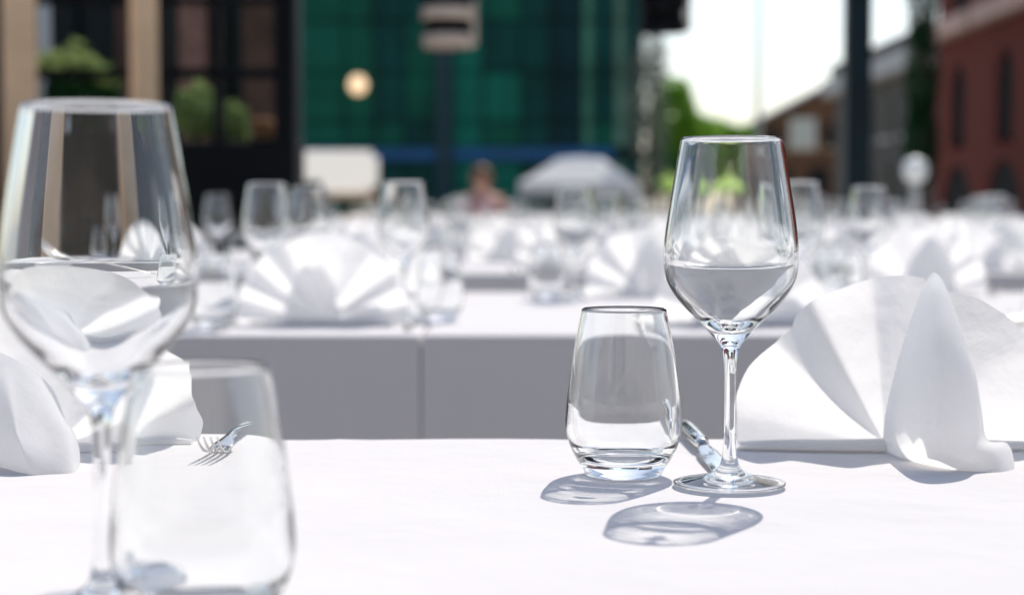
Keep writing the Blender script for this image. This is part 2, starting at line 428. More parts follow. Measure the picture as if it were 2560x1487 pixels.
# right-hand hero napkin: outline measured from the photograph, hub at its foot
HR = W(2213, 1122, 1.20); px = 1.20/F_PX
rad = interp([(0, 440*px), (19, 452*px), (33, 440*px), (40.6, 453*px), (56, 443*px), (66, 424*px), (74, 434*px), (92, 424*px), (108, 404*px), (124.5, 392*px), (129, 376*px), (133, 383*px), (150, 392*px), (161, 387*px), (170, 372*px), (180, 370*px)])
fanR = fan_data(rad, 3.2, .014, phase=.9, lean=.16, seed=2, nth=200, nr=14)
def LP(u, v, D): return W(u, v, D) - HR
flap = patch_data([
    [LP(2322,690,1.195), LP(2331,682,1.186), LP(2342,684,1.180), LP(2352,694,1.184), LP(2358,704,1.195)],
    [LP(2296,745,1.190), LP(2318,735,1.160), LP(2345,735,1.146), LP(2372,748,1.154), LP(2380,756,1.178)],
    [LP(2260,850,1.200), LP(2300,842,1.140), LP(2350,840,1.115), LP(2405,846,1.125), LP(2412,850,1.165)],
    [LP(2232,950,1.196), LP(2285,955,1.128), LP(2350,955,1.098), LP(2432,945,1.112), LP(2440,940,1.165)],
    [LP(2212,1040,1.196), LP(2270,1050,1.125), LP(2350,1058,1.090), LP(2440,1045,1.108), LP(2455,1030,1.165)],
    [LP(2208,1095,1.194), LP(2270,1110,1.126), LP(2360,1122,1.092), LP(2448,1105,1.108), LP(2468,1098,1.160)],
    [LP(2210,1126,1.194), LP(2290,1150,1.135), LP(2390,1160,1.100), LP(2490,1130,1.108), LP(2520,1108,1.145)],
    [LP(2220,1134,1.190), LP(2310,1160,1.138), LP(2410,1178,1.108), LP(2500,1184,1.098), LP(2538,1166,1.118)]], 6, 5)
data = join(fanR, flap, spine_data(.105, -.014, .016, seed=1))
napkin_obj('fan_napkin', data, HR, 0, 'white fan-folded napkin beside the sharp wine glass and knife')

# left hero napkin: fan leaning over, a corner flap in front
HL = W(130, 1128, 1.20)
def LL(u, v, D): return W(u, v, D) - HL
rad = interp([(0, 372*px), (8, 383*px), (16, 360*px), (21, 354*px), (34, 396*px), (40, 386*px), (46, 402*px), (62, 430*px), (90, 440*px), (110, 450*px), (140, 430*px), (180, 400*px)])
fanL = fan_data(rad, 2.8, .015, phase=.2, lean=.12, seed=5, nth=160, nr=14)
flapL = patch_data([
    [LL(-150,860,1.17), LL(-70,850,1.165), LL(0,880,1.160), LL(40,900,1.158), LL(90,930,1.165), LL(130,970,1.180), LL(150,1010,1.195)],
    [LL(-140,940,1.15), LL(-70,930,1.142), LL(10,960,1.130), LL(45,1000,1.128), LL(95,1000,1.140), LL(140,1020,1.155), LL(165,1050,1.180)],
    [LL(-130,1020,1.14), LL(-70,1010,1.128), LL(20,1040,1.112), LL(52,1075,1.106), LL(105,1060,1.125), LL(160,1060,1.135), LL(185,1080,1.165)],
    [LL(-120,1090,1.135), LL(-60,1085,1.120), LL(35,1105,1.098), LL(68,1130,1.092), LL(120,1115,1.108), LL(175,1110,1.118), LL(198,1118,1.150)],
    [LL(-100,1130,1.13), LL(-40,1130,1.115), LL(50,1165,1.092), LL(84,1180,1.088), LL(130,1165,1.095), LL(180,1160,1.104), LL(200,1160,1.130)],
    [LL(-80,1142,1.160), LL(-20,1158,1.130), LL(62,1187,1.096), LL(90,1191,1.090), LL(135,1190,1.091), LL(180,1188,1.094), LL(199,1184,1.105)]], 5, 5)
data = join(fanL, flapL, spine_data(.100, -.012, .014, seed=4))
napkin_obj('fan_napkin', data, HL, 0, 'white fan napkin behind the large blurred wine glass, a corner flap hanging forward')

def generic_napkin(seed):
    rnd = random.Random(seed); R0 = .134
    rad = lambda th: R0*(1 + .035*noise.noise(Vector((th*2.2, seed*1.7, 0)))) * (.96 + .04*math.sin(th))
    fan = fan_data(rad, rnd.choice([5.5, 6, 6.5]), .0095, nth=110, nr=7, phase=rnd.uniform(0, 6), lean=rnd.uniform(-.02, .08), seed=seed)
    a = rnd.uniform(-.02, .03)
    fl = patch_data([
        [(a-.012, .014, .112), (a-.004, .020, .118), (a+.004, .022, .118), (a+.012, .018, .112)],
        [(a-.034, .022, .085), (a-.012, .044, .088), (a+.018, .046, .088), (a+.034, .028, .084)],
        [(a-.046, .024, .045), (a-.020, .066, .048), (a+.026, .070, .046), (a+.052, .034, .044)],
        [(a-.050, .022, .012), (a-.022, .074, .010), (a+.034, .080, .008), (a+.070, .044, .012)],
        [(a-.048, .022, .003), (a-.018, .078, .002), (a+.040, .088, .0015), (a+.086, .056, .003)]], 3, 3)
    return mesh('fan_napkin', *join(fan, fl, spine_data(.11, seed=seed)), smooth=True)
NAP = [generic_napkin(s) for s in range(4)]
def put_nap(i, x, y, rz, label, group):
    o = link('fan_napkin', NAP[i % 4], M_NAP); o.location = (x, y, TABLE + .001); o.rotation_euler = (0, 0, rz)
    return tag(o, label, 'napkin', group)

# ------------------------------------------------------------------ settings on the rows behind
lo_wine = link('wine_glass', lo_wine_me, M_GLASS); lo_used = False
def cutlery(x, y, rz, row):
    c, s = math.cos(rz), math.sin(rz)
    for src, dx, nm in ((K1, .135, 'knife'), (FK1, -.135, 'fork')):
        q = copy_tree(src); dy = 0.0
        q.location = (x + dx*c, y + dx*s, src.location.z); q.rotation_euler = (0, 0, rz + math.pi)
        tag(q, f'silver table {nm} laid on the {row} row', nm, f'{nm}s laid on the {row} row')
def setting(i, x, y, side, k, hi, rj=0):
    """one place laid for a diner at the near (-1) or far (+1) side of a table"""
    row = ORD[i]; sn = 'near' if side < 0 else 'far'
    rz = 0 if side < 0 else math.pi
    put_nap(k, x, y, rz + random.uniform(-.25, .25), f'white fan napkin on the {sn} side of the {row} table row', f'{sn} side napkins of the {row} row')
    s = -side
    wx, wy = x + s*.128 + random.uniform(-.02, .02), y + s*.147 + random.uniform(-.02, .02)
    tx, ty = x + s*.19 + random.uniform(-.02, .02), y + s*.10 + random.uniform(-.02, .02)
    lw = f'clear wine glass on the {sn} side of the {row} table row'; gw = f'{sn} side wine glasses of the {row} row'
    global lo_used
    if hi: put_wine(G1, wx, wy, lw, gw)
    else:
        q = lo_wine if not lo_used else lo_wine.copy()
        if lo_used: COL.objects.link(q)
        lo_used = True
        q.location = (wx, wy, TABLE + .0014); tag(q, lw, 'wine glass', gw)
    put_tum(lo_tum, tx, ty, f'clear water tumbler on the {sn} side of the {row} table row', f'{sn} side tumblers of the {row} row')
    if hi: cutlery(x, y, rz, row)
k = 0
for (x, y, sgn) in [(-.285, 2.51, -1), (.34, 2.50, -1), (.90, 2.52, -1),
                    (-.267, 3.36, 1), (.267, 3.36, 1), (.82, 3.36, 1)]:
    setting(1, x, y, sgn, k, True); k += 1
def make_spoon():
    sp = empty('dessert_spoon')      # along y, bowl towards -y, lying on its back
    hs = []
    for (y, z, hw, ht) in [(-.002, .0100, .0040, .0018), (.012, .0125, .0036, .0020), (.035, .0125, .0040, .0019), (.07, .0095, .0054, .0018), (.10, .0060, .0074, .0017), (.122, .0040, .0080, .0015), (.130, .0036, .0030, .001)]:
        hs.append(((0, y, z), hw, ht))
    link('handle', loft('handle', hs), M_STEEL, sp)
    V, Fc = [], []; nu, nv = 16, 10
    for i_ in range(nu+1):
        t = i_/nu; y = -.066*t; w = .0205*math.sin(math.pi*min(1, .06+t*.94))**.62 + .0012
        for j_ in range(nv+1):
            q = -1 + 2*j_/nv
            rim = .010 + .009*t*t; dp = .0105*math.sin(math.pi*min(1, .1+t*.9))**.7
            V.append((w*q, y, rim - dp*(1-q*q) + .0004))
    Fc = [(i_*(nv+1)+j_, i_*(nv+1)+j_+1, (i_+1)*(nv+1)+j_+1, (i_+1)*(nv+1)+j_) for i_ in range(nu) for j_ in range(nv)]
    b_ = link('bowl', mesh('bowl', V, Fc, True), M_STEEL, sp); md = b_.modifiers.new('thickness', 'SOLIDIFY'); md.thickness = .0012
    return sp
SP1 = make_spoon(); SP1.location = (-.81, 3.04, TABLE+.060); SP1.rotation_euler = (R(-15), 0, R(-84)); SP1.scale = (1.7, 1.7, 1.7)
tag(SP1, 'silver serving spoon propped on a small white dish on the second row', 'spoon')
M_PORC = mat('white_porcelain', (.80, .79, .77), .2)
dsh = link('small_dish', lathe('small_dish', [(0, .004), (.026, .004), (.028, 0), (.032, 0), (.034, .006), (.050, .028), (.058, .056), (.056, .0575), (.054, .056), (.046, .030), (.030, .010), (0, .009)], 40), M_PORC)
dsh.location = (-.872, 3.03, TABLE+.001); tag(dsh, 'small white dish under the serving spoon on the second row', 'dish')
q = copy_tree(FK1); q.location = (-.50, 3.05, TABLE+.0012); q.rotation_euler = (0, 0, R(-70)); tag(q, 'silver dessert fork lying near the serving spoon on the second row', 'fork')
put_wine(G1, X(668, 2.80), 2.80, 'clear wine glass standing before the black window panel on the second row')
put_tum(lo_tum, X(528, 2.44), 2.44, 'clear tumbler at the left end of the second row, near its front edge')
for i in range(2, 7):
    for sgn in (-1, 1):
        y = ROWS[i] + (.20 if sgn < 0 else DEPTH - .17)
        xl = max(SPAN[i][0][0] + .3, X(420, y) if i < 3 else X(690, y)); xr = min(SPAN[i][-1][1] - .25, X(2640, y))
        x = xl
        while x < xr:
            setting(i, x + random.uniform(-.03, .03), y + random.uniform(-.02, .02), sgn, k, i == 2); k += 1; x += .565

# ------------------------------------------------------------------ foliage helpers
def leaf_cloud(name, clumps, n, size, mat_, parent, seed=1, up=.3):
    """leaf-sized faces spread through overlapping clumps ((x,y,z), (rx,ry,rz))"""
    rnd = random.Random(seed); V, Fc = [], []
    wts = [c[1][0]*c[1][1]*c[1][2] for c in clumps]
    for _ in range(n):
        (c, r) = rnd.choices(clumps, wts)[0]
        while True:
            d = Vector((rnd.uniform(-1, 1), rnd.uniform(-1, 1), rnd.uniform(-1, 1)))
            if d.length <= 1: break
        d = d.normalized() * (d.length ** .45)
        p = Vector((c[0]+d.x*r[0], c[1]+d.y*r[1], c[2]+d.z*r[2]))
        nrm = (d + Vector((rnd.uniform(-1, 1), rnd.uniform(-1, 1), rnd.uniform(-1, 1)+up))*.8).normalized()
        a = nrm.orthogonal().normalized(); a = (Matrix.Rotation(rnd.uniform(0, 6.28), 3, nrm) @ a); b_ = nrm.cross(a)
        L = size*rnd.uniform(.6, 1.3); Wd = L*.5; k0 = len(V)
        V += [p - a*L*.5, p + b_*Wd*.5 + nrm*L*.06, p + a*L*.5, p - b_*Wd*.5 + nrm*L*.06]
        Fc.append((k0, k0+1, k0+2, k0+3))
    return link(name, mesh(name, V, Fc), mat_, parent)
def branches(parent, base, top, r, clumps, mat_, seed=0):
    rnd = random.Random(seed); b0, t0 = Vector(base), Vector(top)
    parts = [tube_data([b0 + (t0-b0)*q/4 + Vector((rnd.uniform(-1, 1), rnd.uniform(-1, 1), 0))*r*.5*(0 < q < 4) for q in range(5)], [r*(1-.16*q) for q in range(5)], 10)]
    for (c, rr) in clumps:
        st = b0 + (t0-b0)*rnd.uniform(.55, 1); e = Vector(c)
        parts.append(tube_data([st, st + (e-st)*.5 + Vector((0, 0, (e-st).length*.1)), e], [r*.4, r*.25, r*.1], 6))
    return link('trunk', mesh('trunk', *join(*parts), smooth=True), mat_, parent)
M_BARK = mat('bark', (.10, .075, .055), .9, noise_amt=.4, bump=.4, bscale=20)
M_LEAF_L = leaf_mat('fresh_leaves', (.14, .34, .03), (.36, .56, .07), .5)
M_LEAF_D = leaf_mat('dark_leaves', (.015, .06, .025), (.04, .12, .045), .3)
M_LEAF_B = leaf_mat('box_leaves', (.24, .34, .11), (.42, .50, .22), .4)
M_LEAF_G = leaf_mat('grey_ivy_leaves', (.10, .13, .10), (.22, .25, .21), .3)
def tree(name, label, x, y, H, clumps, n, size, lm, group=None, tr=.12, seed=1):
    t = empty(name, (x, y, 0))
    zmax = max(c[0][2] for c in clumps)
    branches(t, (0, 0, 0), (0, 0, zmax), tr, clumps, M_BARK, seed)
    leaf_cloud('crown', clumps, n, size, lm, t, seed)
    return tag(t, label, 'tree', group)
def clump_from_px(base_x, base_y, items):
    """items: (u, v, depth, radius px u, radius px v, ry metres)"""
    out = []
    for (u, v, D, ru, rv, ry) in items:
        p = W(u, v, D); out.append(((p.x-base_x, p.y-base_y, p.z), (ru*D/F_PX, ry, rv*D/F_PX)))
    return out

# ------------------------------------------------------------------ steel pergola with hanging lamps
PY = 8.5
xr_, xl_ = X(2139, PY), X(722, PY)
pg = empty('steel_pergola', ((xr_+xl_)/2, PY, 0)); cx = (xr_+xl_)/2
for xx in (xl_, xr_):
    p = boxo('post', (xx-cx-.062, xx-cx+.062, -.062, .062, 0, 2.70), M_DKTEAL, pg, .006)
    boxo('base_plate', (xx-cx-.11, xx-cx+.11, -.11, .11, 0.001, .014), M_DKTEAL, p, .003)
boxo('beam', (xl_-cx-.25, xr_-cx+.25, -.05, .05, 2.702, 2.86), M_DKTEAL, pg, .006)
for q in range(5):
    xx = xl_-cx + (xr_-xl_)*q/4
    boxo('rafter', (xx-.03, xx+.03, -.6, .6, 2.862, 2.96), M_DKTEAL, pg, .004)
tag(pg, 'dark teal steel pergola with square posts rising behind the tables', 'pergola')
M_CREAM = mat('cream_enamel', (.62, .50, .40), .45, noise_amt=.12)
def hanging_lamp(u, vbot, label, sc=1.0, flip=False):
    z0 = Z(vbot, PY); g = empty('hanging_lamp', (X(u, PY), PY, z0))
    r = .125*sc; hb = .066*sc
    def ring(name, z, h, rr, m_, parent=g):
        return link(name, lathe(name, [(rr-.012, z), (rr, z+.002), (rr+.002, z+h*.5), (rr, z+h-.002), (rr-.012, z+h), (rr-.014, z+h*.5), (rr-.012, z)], 36), m_, parent)
    a, b_ = (M_CREAM, M_BLACK) if not flip else (M_BLACK, M_CREAM)
    ring('shade_ring', 0, hb, r, a); ring('shade_ring', hb*2.05, hb, r*1.04, a)
    link('shade_core', lathe('shade_core', [(0, .02), (r*.93, .02), (r*.93, hb*3.4), (r*1.08, hb*3.5), (r*1.08, hb*4.2), (r*.6, hb*5.2), (.02, hb*5.6), (0, hb*5.6)], 36), M_BLACK if not flip else M_BLACK, g)
    boxo('bracket', (r-.004, r+.022, -.016, .016, .01, hb*3.6), M_CREAM, g, .004)
    tube('cable', [(0, 0, hb*5.6), (0, 0, 2.705-z0)], .004, M_BLACK, g, 8)
    return tag(g, label, 'lamp')
hanging_lamp(1120, 120, 'black hanging lamp with two cream rings, hanging in front of the green glazing')
hanging_lamp(1655, 84, 'black hanging lamp with one cream ring, hanging before the white sky', .95, True)

# ------------------------------------------------------------------ black window screen, piers and planting on the left
SY = 6.05
M_BRICK_D = mat('dark_brick', (.11, .055, .038), .85, noise_amt=.35, nscale=10, bump=.3)
sc_x0, sc_x1 = X(430, SY), X(742, SY); cx = (sc_x0+sc_x1)/2; z_sill = Z(357, SY)
ws = empty('window_screen', (cx, SY, 0))
def wbox(name, u0, u1, v0, v1, dy0=-.03, dy1=.03, m_=M_BLACK, par=ws, D=SY):
    zt = Z(v0, D) if v0 is not None else 2.7; zb = Z(v1, D) if v1 is not None else 0
    return boxo(name, (X(u0, D)-cx, X(u1, D)-cx, dy0, dy1, zb, zt), m_, par, .003)
wbox('lower_panel', 430, 742, 357, None)
wbox('jamb', 690, 742, None, 356, -.032, .032)
wbox('jamb', 404, 429, None, None, -.032, .032)
for (u0, u1) in ((538, 556),): wbox('mullion', u0, u1, None, 356)
for (v0, v1) in ((172, 198), (-6, 14)):
    wbox('glazing_bar', 430, 537, v0, v1, -.022, .022); wbox('glazing_bar', 557, 689, v0, v1, -.022, .022)
M_PANE = glass_mat('window_pane', (.93, .97, .95), 1.02)
for (u0, u1) in ((430, 537), (557, 689)):
    for (v0, v1) in ((15, 171), (199, 356)):
        wbox('pane', u0, u1, v0, v1, -.003, .003, M_PANE)
tag(ws, 'black framed window screen with a solid lower panel behind the left tables', 'window')
# stone piers: the courtyard colonnade
def pier(u0, u1, D, label, rz=0):
    w = X(u1, D) - X(u0, D); g = empty('stone_pier', ((X(u0, D)+X(u1, D))/2, D, 0), rz)
    h = w/2
    boxo('shaft', (-h, h, -h, h, .20, 3.2), M_TAN, g, .012)
    boxo('plinth', (-h*1.25, h*1.25, -h*1.25, h*1.25, 0, .198), M_TAN, g, .01)
    boxo('capital', (-h*1.3, h*1.3, -h*1.3, h*1.3, 3.202, 3.35), M_TAN, g, .01)
    return tag(g, label, 'pier')
pier(14, 94, 6.7, 'broad tan stone pier left of the leafy shrub', R(18))
pier(334, 394, 6.9, 'slim tan stone pier between the shrub and the black window screen', R(25))
# horizontal rails between the piers
M_RAIL = MAT['black_steel']
rl = empty('rail_fence', (X(210, 7.3), 7.3, 0)); cx2 = X(210, 7.3)
for v in (0, 186):
    boxo('rail', (X(-80, 7.3)-cx2, X(440, 7.3)-cx2, -.02, .02, Z(v, 7.3)-.022, Z(v, 7.3)+.022), M_RAIL, rl, .004)
for u in (-70, 430):
    boxo('rail_post', (X(u, 7.3)-cx2-.025, X(u, 7.3)-cx2+.025, .021, .07, 0, 2.3), M_RAIL, rl, .004)
tag(rl, 'thin black double rail running behind the stone piers', 'fence')
# planter and shrubs
def planter(u0, u1, D, ztop, label, m_):
    g = empty('planter_box', ((X(u0, D)+X(u1, D))/2, D+.2, 0)); h = (X(u1, D)-X(u0, D))/2
    for (a, b_, c, d_) in ((-h, h, -.2, -.17), (-h, h, .17, .2), (-h, -h+.03, -.169, .169), (h-.03, h, -.169, .169)):
        boxo('side_board', (a, b_, c, d_, 0.002, ztop), m_, g, .004)
    boxo('soil', (-h+.031, h-.031, -.168, .168, .05, ztop-.04), M_BARK, g, 0)
    return tag(g, label, 'planter')
planter(436, 640, 6.25, Z(352, 6.25), 'black planter behind the window screen holding two clipped bushes', M_BLACK)
planter(80, 320, 7.45, Z(330, 7.45), 'black planter under the big leafy shrub', M_BLACK)
def shrub(name, label, u, v, ru, rv, D, lm, n, zb, seed, size=.03, extra=()):
    p = W(u, v, D); g = empty(name, (p.x, p.y, zb))
    cl = [((0, 0, p.z-zb), (ru*D/F_PX, ru*D/F_PX, rv*D/F_PX))]
    for (du, dv, a, c) in extra: cl.append(((du*D/F_PX, 0, p.z-zb-dv*D/F_PX), (a*D/F_PX, a*D/F_PX, c*D/F_PX)))
    branches(g, (0, 0, 0), (0, 0, p.z-zb), .015, cl, M_BARK, seed)
    leaf_cloud('foliage', cl, n, size, lm, g, seed)
    return tag(g, label, 'shrub')
zb = Z(352, 6.25) - .04
shrub('clipped_shrub', 'large pale green clipped ball shrub seen through the window screen', 492, 285, 52, 62, 6.45, M_LEAF_B, 1300, zb, 3, .034, extra=((-28, -38, 22, 22), (24, -46, 20, 20), (38, 10, 20, 30), (-42, 12, 18, 30), (4, -66, 14, 16)))
shrub('clipped_shrub', 'small pale green clipped shrub beside the larger ball shrub', 590, 308, 26, 42, 6.45, M_LEAF_B, 500, zb, 4, .028, extra=((-10, -36, 14, 18), (16, -20, 12, 20), (20, 20, 12, 20)))
shrub('leafy_shrub', 'big loose green shrub between the two tan stone piers', 205, 235, 92, 85, 7.6, M_LEAF_D, 2600, Z(330, 7.45)-.04, 5, .05, extra=((-25, -62, 70, 36), (45, -40, 45, 40), (-10, -95, 26, 26)))
big = [o_ for o_ in COL.objects if o_.name.startswith('leafy_shrub')][0]
pz = W(205, 160, 7.6).z - big.location.z
leaf_cloud('pale_top_foliage', [((-.06, -.05, pz), (.16, .14, .05)), ((.07, -.06, pz-.06), (.12, .12, .05)), ((-.02, 0, pz+.06), (.05, .05, .05))], 700, .045, M_LEAF_B, big, 77)  # paler leaves over the top of the big shrub
M_TERRA = mat('terracotta', (.45, .20, .10), .8, noise_amt=.2)
zp = Z(352, 6.25)
tp = link('flower_pot', lathe('flower_pot', [(0, 0), (.036, 0), (.045, .06), (.05, .062), (.05, .078), (.043, .08), (.036, .02), (0, .02)], 28), M_TERRA)
tp.location = (X(664, 6.28), 6.28, zp+.001); tag(tp, 'terracotta flower pot on the ledge behind the window screen', 'pot')
boxo_l = boxo('ledge', (X(641, 6.2), X(742, 6.2), 6.085, 6.45, .001, zp), M_BLACK, None); boxo_l.name = 'window_ledge'
tag(boxo_l, 'black ledge under the terracotta pot behind the window screen', 'ledge')

# dark brick house behind the screen
HY = 10.4
hx0, hx1 = X(-260, HY), X(700, HY); bh = empty('brick_house', ((hx0+hx1)/2, HY, 0)); cx = (hx0+hx1)/2
M_PINKB = mat('pink_brick', (.34, .17, .13), .85, noise_amt=.3, nscale=14, bump=.3)
M_DARKG = mat('dark_interior', (.006, .012, .013), .3, noise_amt=.3, nscale=2, spec=.2)
boxo('wall', (hx0-cx, hx1-cx, .12, .6, 0, 4.2), MAT['dark_brick'], bh, .01)
for (u0, u1, m_) in ((-230, -60, M_PINKB), (40, 100, M_PINKB), (432, 520, M_PINKB), (612, 694, MAT['dark_brick']), (300, 330, MAT['dark_brick'])):
    boxo('pilaster', (X(u0, HY)-cx, X(u1, HY)-cx, -.06, .119, 0, 4.2), m_, bh, .008)
for (u0, u1) in ((104, 296), (334, 428), (524, 608)):
    w_ = boxo('window', (X(u0, HY)-cx, X(u1, HY)-cx, .04, .118, .5, 3.6), M_DARKG, bh, .004)
    um = (u0+u1)/2
    boxo('window_bar', (X(um-5, HY)-cx, X(um+5, HY)-cx, .0, .038, .5, 3.6), M_BLACK, w_, .003)
    boxo('window_sill', (X(u0-6, HY)-cx, X(u1+6, HY)-cx, -.05, .118, .42, .499), MAT['tan_stone'], w_, .004)
rf = boxo('roof', (hx0-cx-.1, hx1-cx+.1, -.3, .9, 4.202, 4.4), MAT['black_steel'], bh, .02)
tag(bh, 'dark brick house with pink pilasters behind the window screen', 'house')
# pale blue-grey downpipe catching light
dp = tube('downpipe', [(X(118, 8.6), 8.6, 0), (X(118, 8.6), 8.6, 2.4), (X(118, 8.6), 8.62, 2.6)], .03, mat('zinc', (.55, .62, .66), .4, .3), None, 14)
tag(dp, 'pale zinc downpipe beside the big leafy shrub', 'pipe')

# ------------------------------------------------------------------ green glass facade
FY = 56.0
fx0, fx1 = X(746, FY), X(1608, FY); cx = (fx0+fx1)/2
gf = empty('glass_building', (cx, FY, 0))
greens = []
for i, (c, ro) in enumerate([((.002,.13,.075), .4), ((.004,.22,.14), .4), ((.001,.075,.062), .4), ((.09,.30,.19), .45), ((.001,.035,.040), .4), ((.16,.32,.22), .45)]):
    greens.append(mat('green_glass', c, ro, noise_amt=.35, nscale=.5, spec=.15))
M_MULL = mat('grey_green_mullion', (.004, .024, .022), .5, spec=.2)
cols = [(748, 860, 0), (866, 935, 0), (941, 1010, 2), (1016, 1090, 2), (1134, 1205, 1), (1211, 1300, 1), (1306, 1372, 2), (1378, 1452, 4), (1458, 1482, 3), (1488, 1532, 2), (1538, 1560, 5), (1564, 1606, 2)]
boxo('wall', (fx0-cx, fx1-cx, .3, 6, 0, 11.8), M_MULL, gf, .05)
rnd = random.Random(11)
vrows = [(-200, -80), (-74, 50), (56, 178), (184, 300), (306, 366), (404, 470), (474, 580)]
for (u0, u1, gi) in cols:
    for (v0, v1) in vrows:
        g2 = gi if rnd.random() < .86 else rnd.choice([0, 1, 2, gi])
        boxo('glass_panel', (X(u0, FY)-cx, X(u1, FY)-cx, .05+rnd.uniform(0, .05), .295, Z(v1, FY), Z(v0, FY)), greens[g2], gf, 0)
for u in (938, 1208, 1375, 1485):
    boxo('mullion', (X(u, FY)-cx-.03, X(u, FY)-cx+.03, -.02, .049, 0, 11.8), M_MULL, gf, 0)
boxo('column', (X(1092, FY)-cx, X(1130, FY)-cx, -.35, .04, 0, 11.8), mat('blue_grey_column', (.035, .075, .085), .6, noise_amt=.2, spec=.2), gf, .03)
boxo('fascia', (X(752, FY)-cx, X(1532, FY)-cx, -.12, .29, Z(401, FY), Z(371, FY)), mat('blue_band', (.002, .14, .36), .45, noise_amt=.4, nscale=.4), gf, .02)
lampb = link('wall_lamp', lathe('wall_lamp', [(0, -.32), (.2, -.26), (.32, 0), (.2, .26), (0, .32)], 20), None, gf)
ml = bpy.data.materials.new('lit_globe'); ml.use_nodes = True; e = ml.node_tree.nodes['Principled BSDF']
e.inputs['Emission Color'].default_value = (1, .68, .40, 1); e.inputs['Emission Strength'].default_value = 1.0; e.inputs['Base Color'].default_value = (.8, .6, .4, 1)
lampb.data.materials.append(ml); lampb.location = (X(899, FY)-cx, -.36, Z(214, FY))
tag(gf, 'dark green glass fronted building with a blue band', 'building')
# climbing tree at the building's corner
bx, by = X(1628, 50), 50.0
tree('ivy_clad_tree', 'slim grey green ivy clad tree at the corner of the green glass building', bx, by, 8,
     clump_from_px(bx, by, [(1625, 120, 50, 34, 110, .5), (1640, 300, 50, 36, 110, .5), (1628, 440, 50, 38, 80, .5), (1590, 260, 50, 26, 140, .4), (1650, 160, 50, 28, 60, .4)]), 2600, .16, M_LEAF_G, None, .14, 21)

# ------------------------------------------------------------------ far trees, parasols and houses in the middle
bx, by = X(1690, 84), 84.0
tree('leafy_tree', 'tall fresh green tree beside the ivy clad tree', bx, by, 7,
     clump_from_px(bx, by, [(1685, 305, 84, 62, 95, 1.3), (1730, 360, 84, 80, 80, 1.3), (1668, 400, 84, 55, 85, 1.1), (1690, 235, 84, 42, 45, .8)]), 8000, .28, M_LEAF_L, None, .2, 31)
bx, by = X(1800, 88), 88.0
tree('leafy_tree', 'lower fresh green tree right of the tall green tree', bx, by, 5,
     clump_from_px(bx, by, [(1790, 345, 88, 55, 50, 1.0), (1830, 365, 88, 55, 55, 1.0), (1770, 400, 88, 60, 60, 1.0), (1865, 390, 88, 42, 80, .9)]), 5500, .26, M_LEAF_L, None, .18, 32)
bx, by = X(1660, 78), 78.0
tree('dark_tree', 'dark green tree low beside the ivy clad corner tree', bx, by, 3,
     clump_from_px(bx, by, [(1665, 430, 78, 48, 60, .8), (1700, 450, 78, 60, 45, .8)]), 1500, .22, M_LEAF_D, None, .14, 33)
M_LIME = cloth_mat('lime_canvas', (.62, .85, .22), .2)
M_WHITEC = cloth_mat('white_canvas', (.92, .90, .86), .12); M_BANNER = cloth_mat('white_banner', (.90, .89, .86), .75)
M_POLE = mat('pale_pole', (.45, .45, .44), .5)
def parasol(u, vtop, vrim, half_px, D, m_, label, sides=8, valance=.18, rz=0, flat=0):
    x = X(u, D); g = empty('parasol', (x, D, 0), rz); zt, zr, r = Z(vtop, D), Z(vrim, D), half_px*D/F_PX
    V = []; Fc = []; n = 6; sg = sides*6
    def corner(a):     # polygonal outline
        k = math.pi/sides; return math.cos(k)/math.cos((a % (2*k)) - k)
    for i in range(n+1):
        t = i/n
        for k in range(sg):
            a = 2*math.pi*k/sg; rr = r*(flat + (1-flat)*t)*corner(a) + .0
            V.append((rr*math.cos(a), rr*math.sin(a), zr + (zt-zr)*(1-t)**1.15))
    for i in range(n):
        for k in range(sg): Fc.append((i*sg+k, (i+1)*sg+k, (i+1)*sg+(k+1) % sg, i*sg+(k+1) % sg))
    if flat: V.append((0, 0, zt+.05)); Fc += [(len(V)-1, k, (k+1) % sg) for k in range(sg)]
    c = link('canopy', mesh('canopy', V, Fc), m_, g)
    V2, F2 = [], []
    for k in range(sg):
        a = 2*math.pi*k/sg; rr = r*corner(a)*1.003
        V2 += [(rr*math.cos(a), rr*math.sin(a), zr+.01), (rr*math.cos(a), rr*math.sin(a), zr-valance*(1+.12*math.cos(a*sides*2)))]
    F2 = [(2*k, 2*k+1, 2*((k+1) % sg)+1, 2*((k+1) % sg)) for k in range(sg)]
    link('valance', mesh('valance', V2, F2), m_, g)
    tube('pole', [(0, 0, 0), (0, 0, zt+.08)], .028, M_POLE, g)
    for k in range(sides):
        a = 2*math.pi*(k+.0)/sides
        tube('rib', [(0, 0, zr-.25), (r*.55*math.cos(a), r*.55*math.sin(a), zr+(zt-zr)*.38)], .012, M_POLE, g, 6)
    link('foot', lathe('foot', [(0, 0), (.3, 0), (.3, .05), (.05, .09), (0, .09)], 20), M_BLACK, g)
    return tag(g, label, 'parasol')
parasol(1812, 432, 470, 100, 66, M_LIME, 'lime green parasol seen through the sharp wine glass bowl')
parasol(1668, 430, 468, 52, 70, M_LIME, 'smaller lime green parasol half hidden by the sharp wine glass')
parasol(1452, 398, 456, 182, 48, M_WHITEC, 'wide white square parasol before the green glass building', 4, .34, R(32), .38)
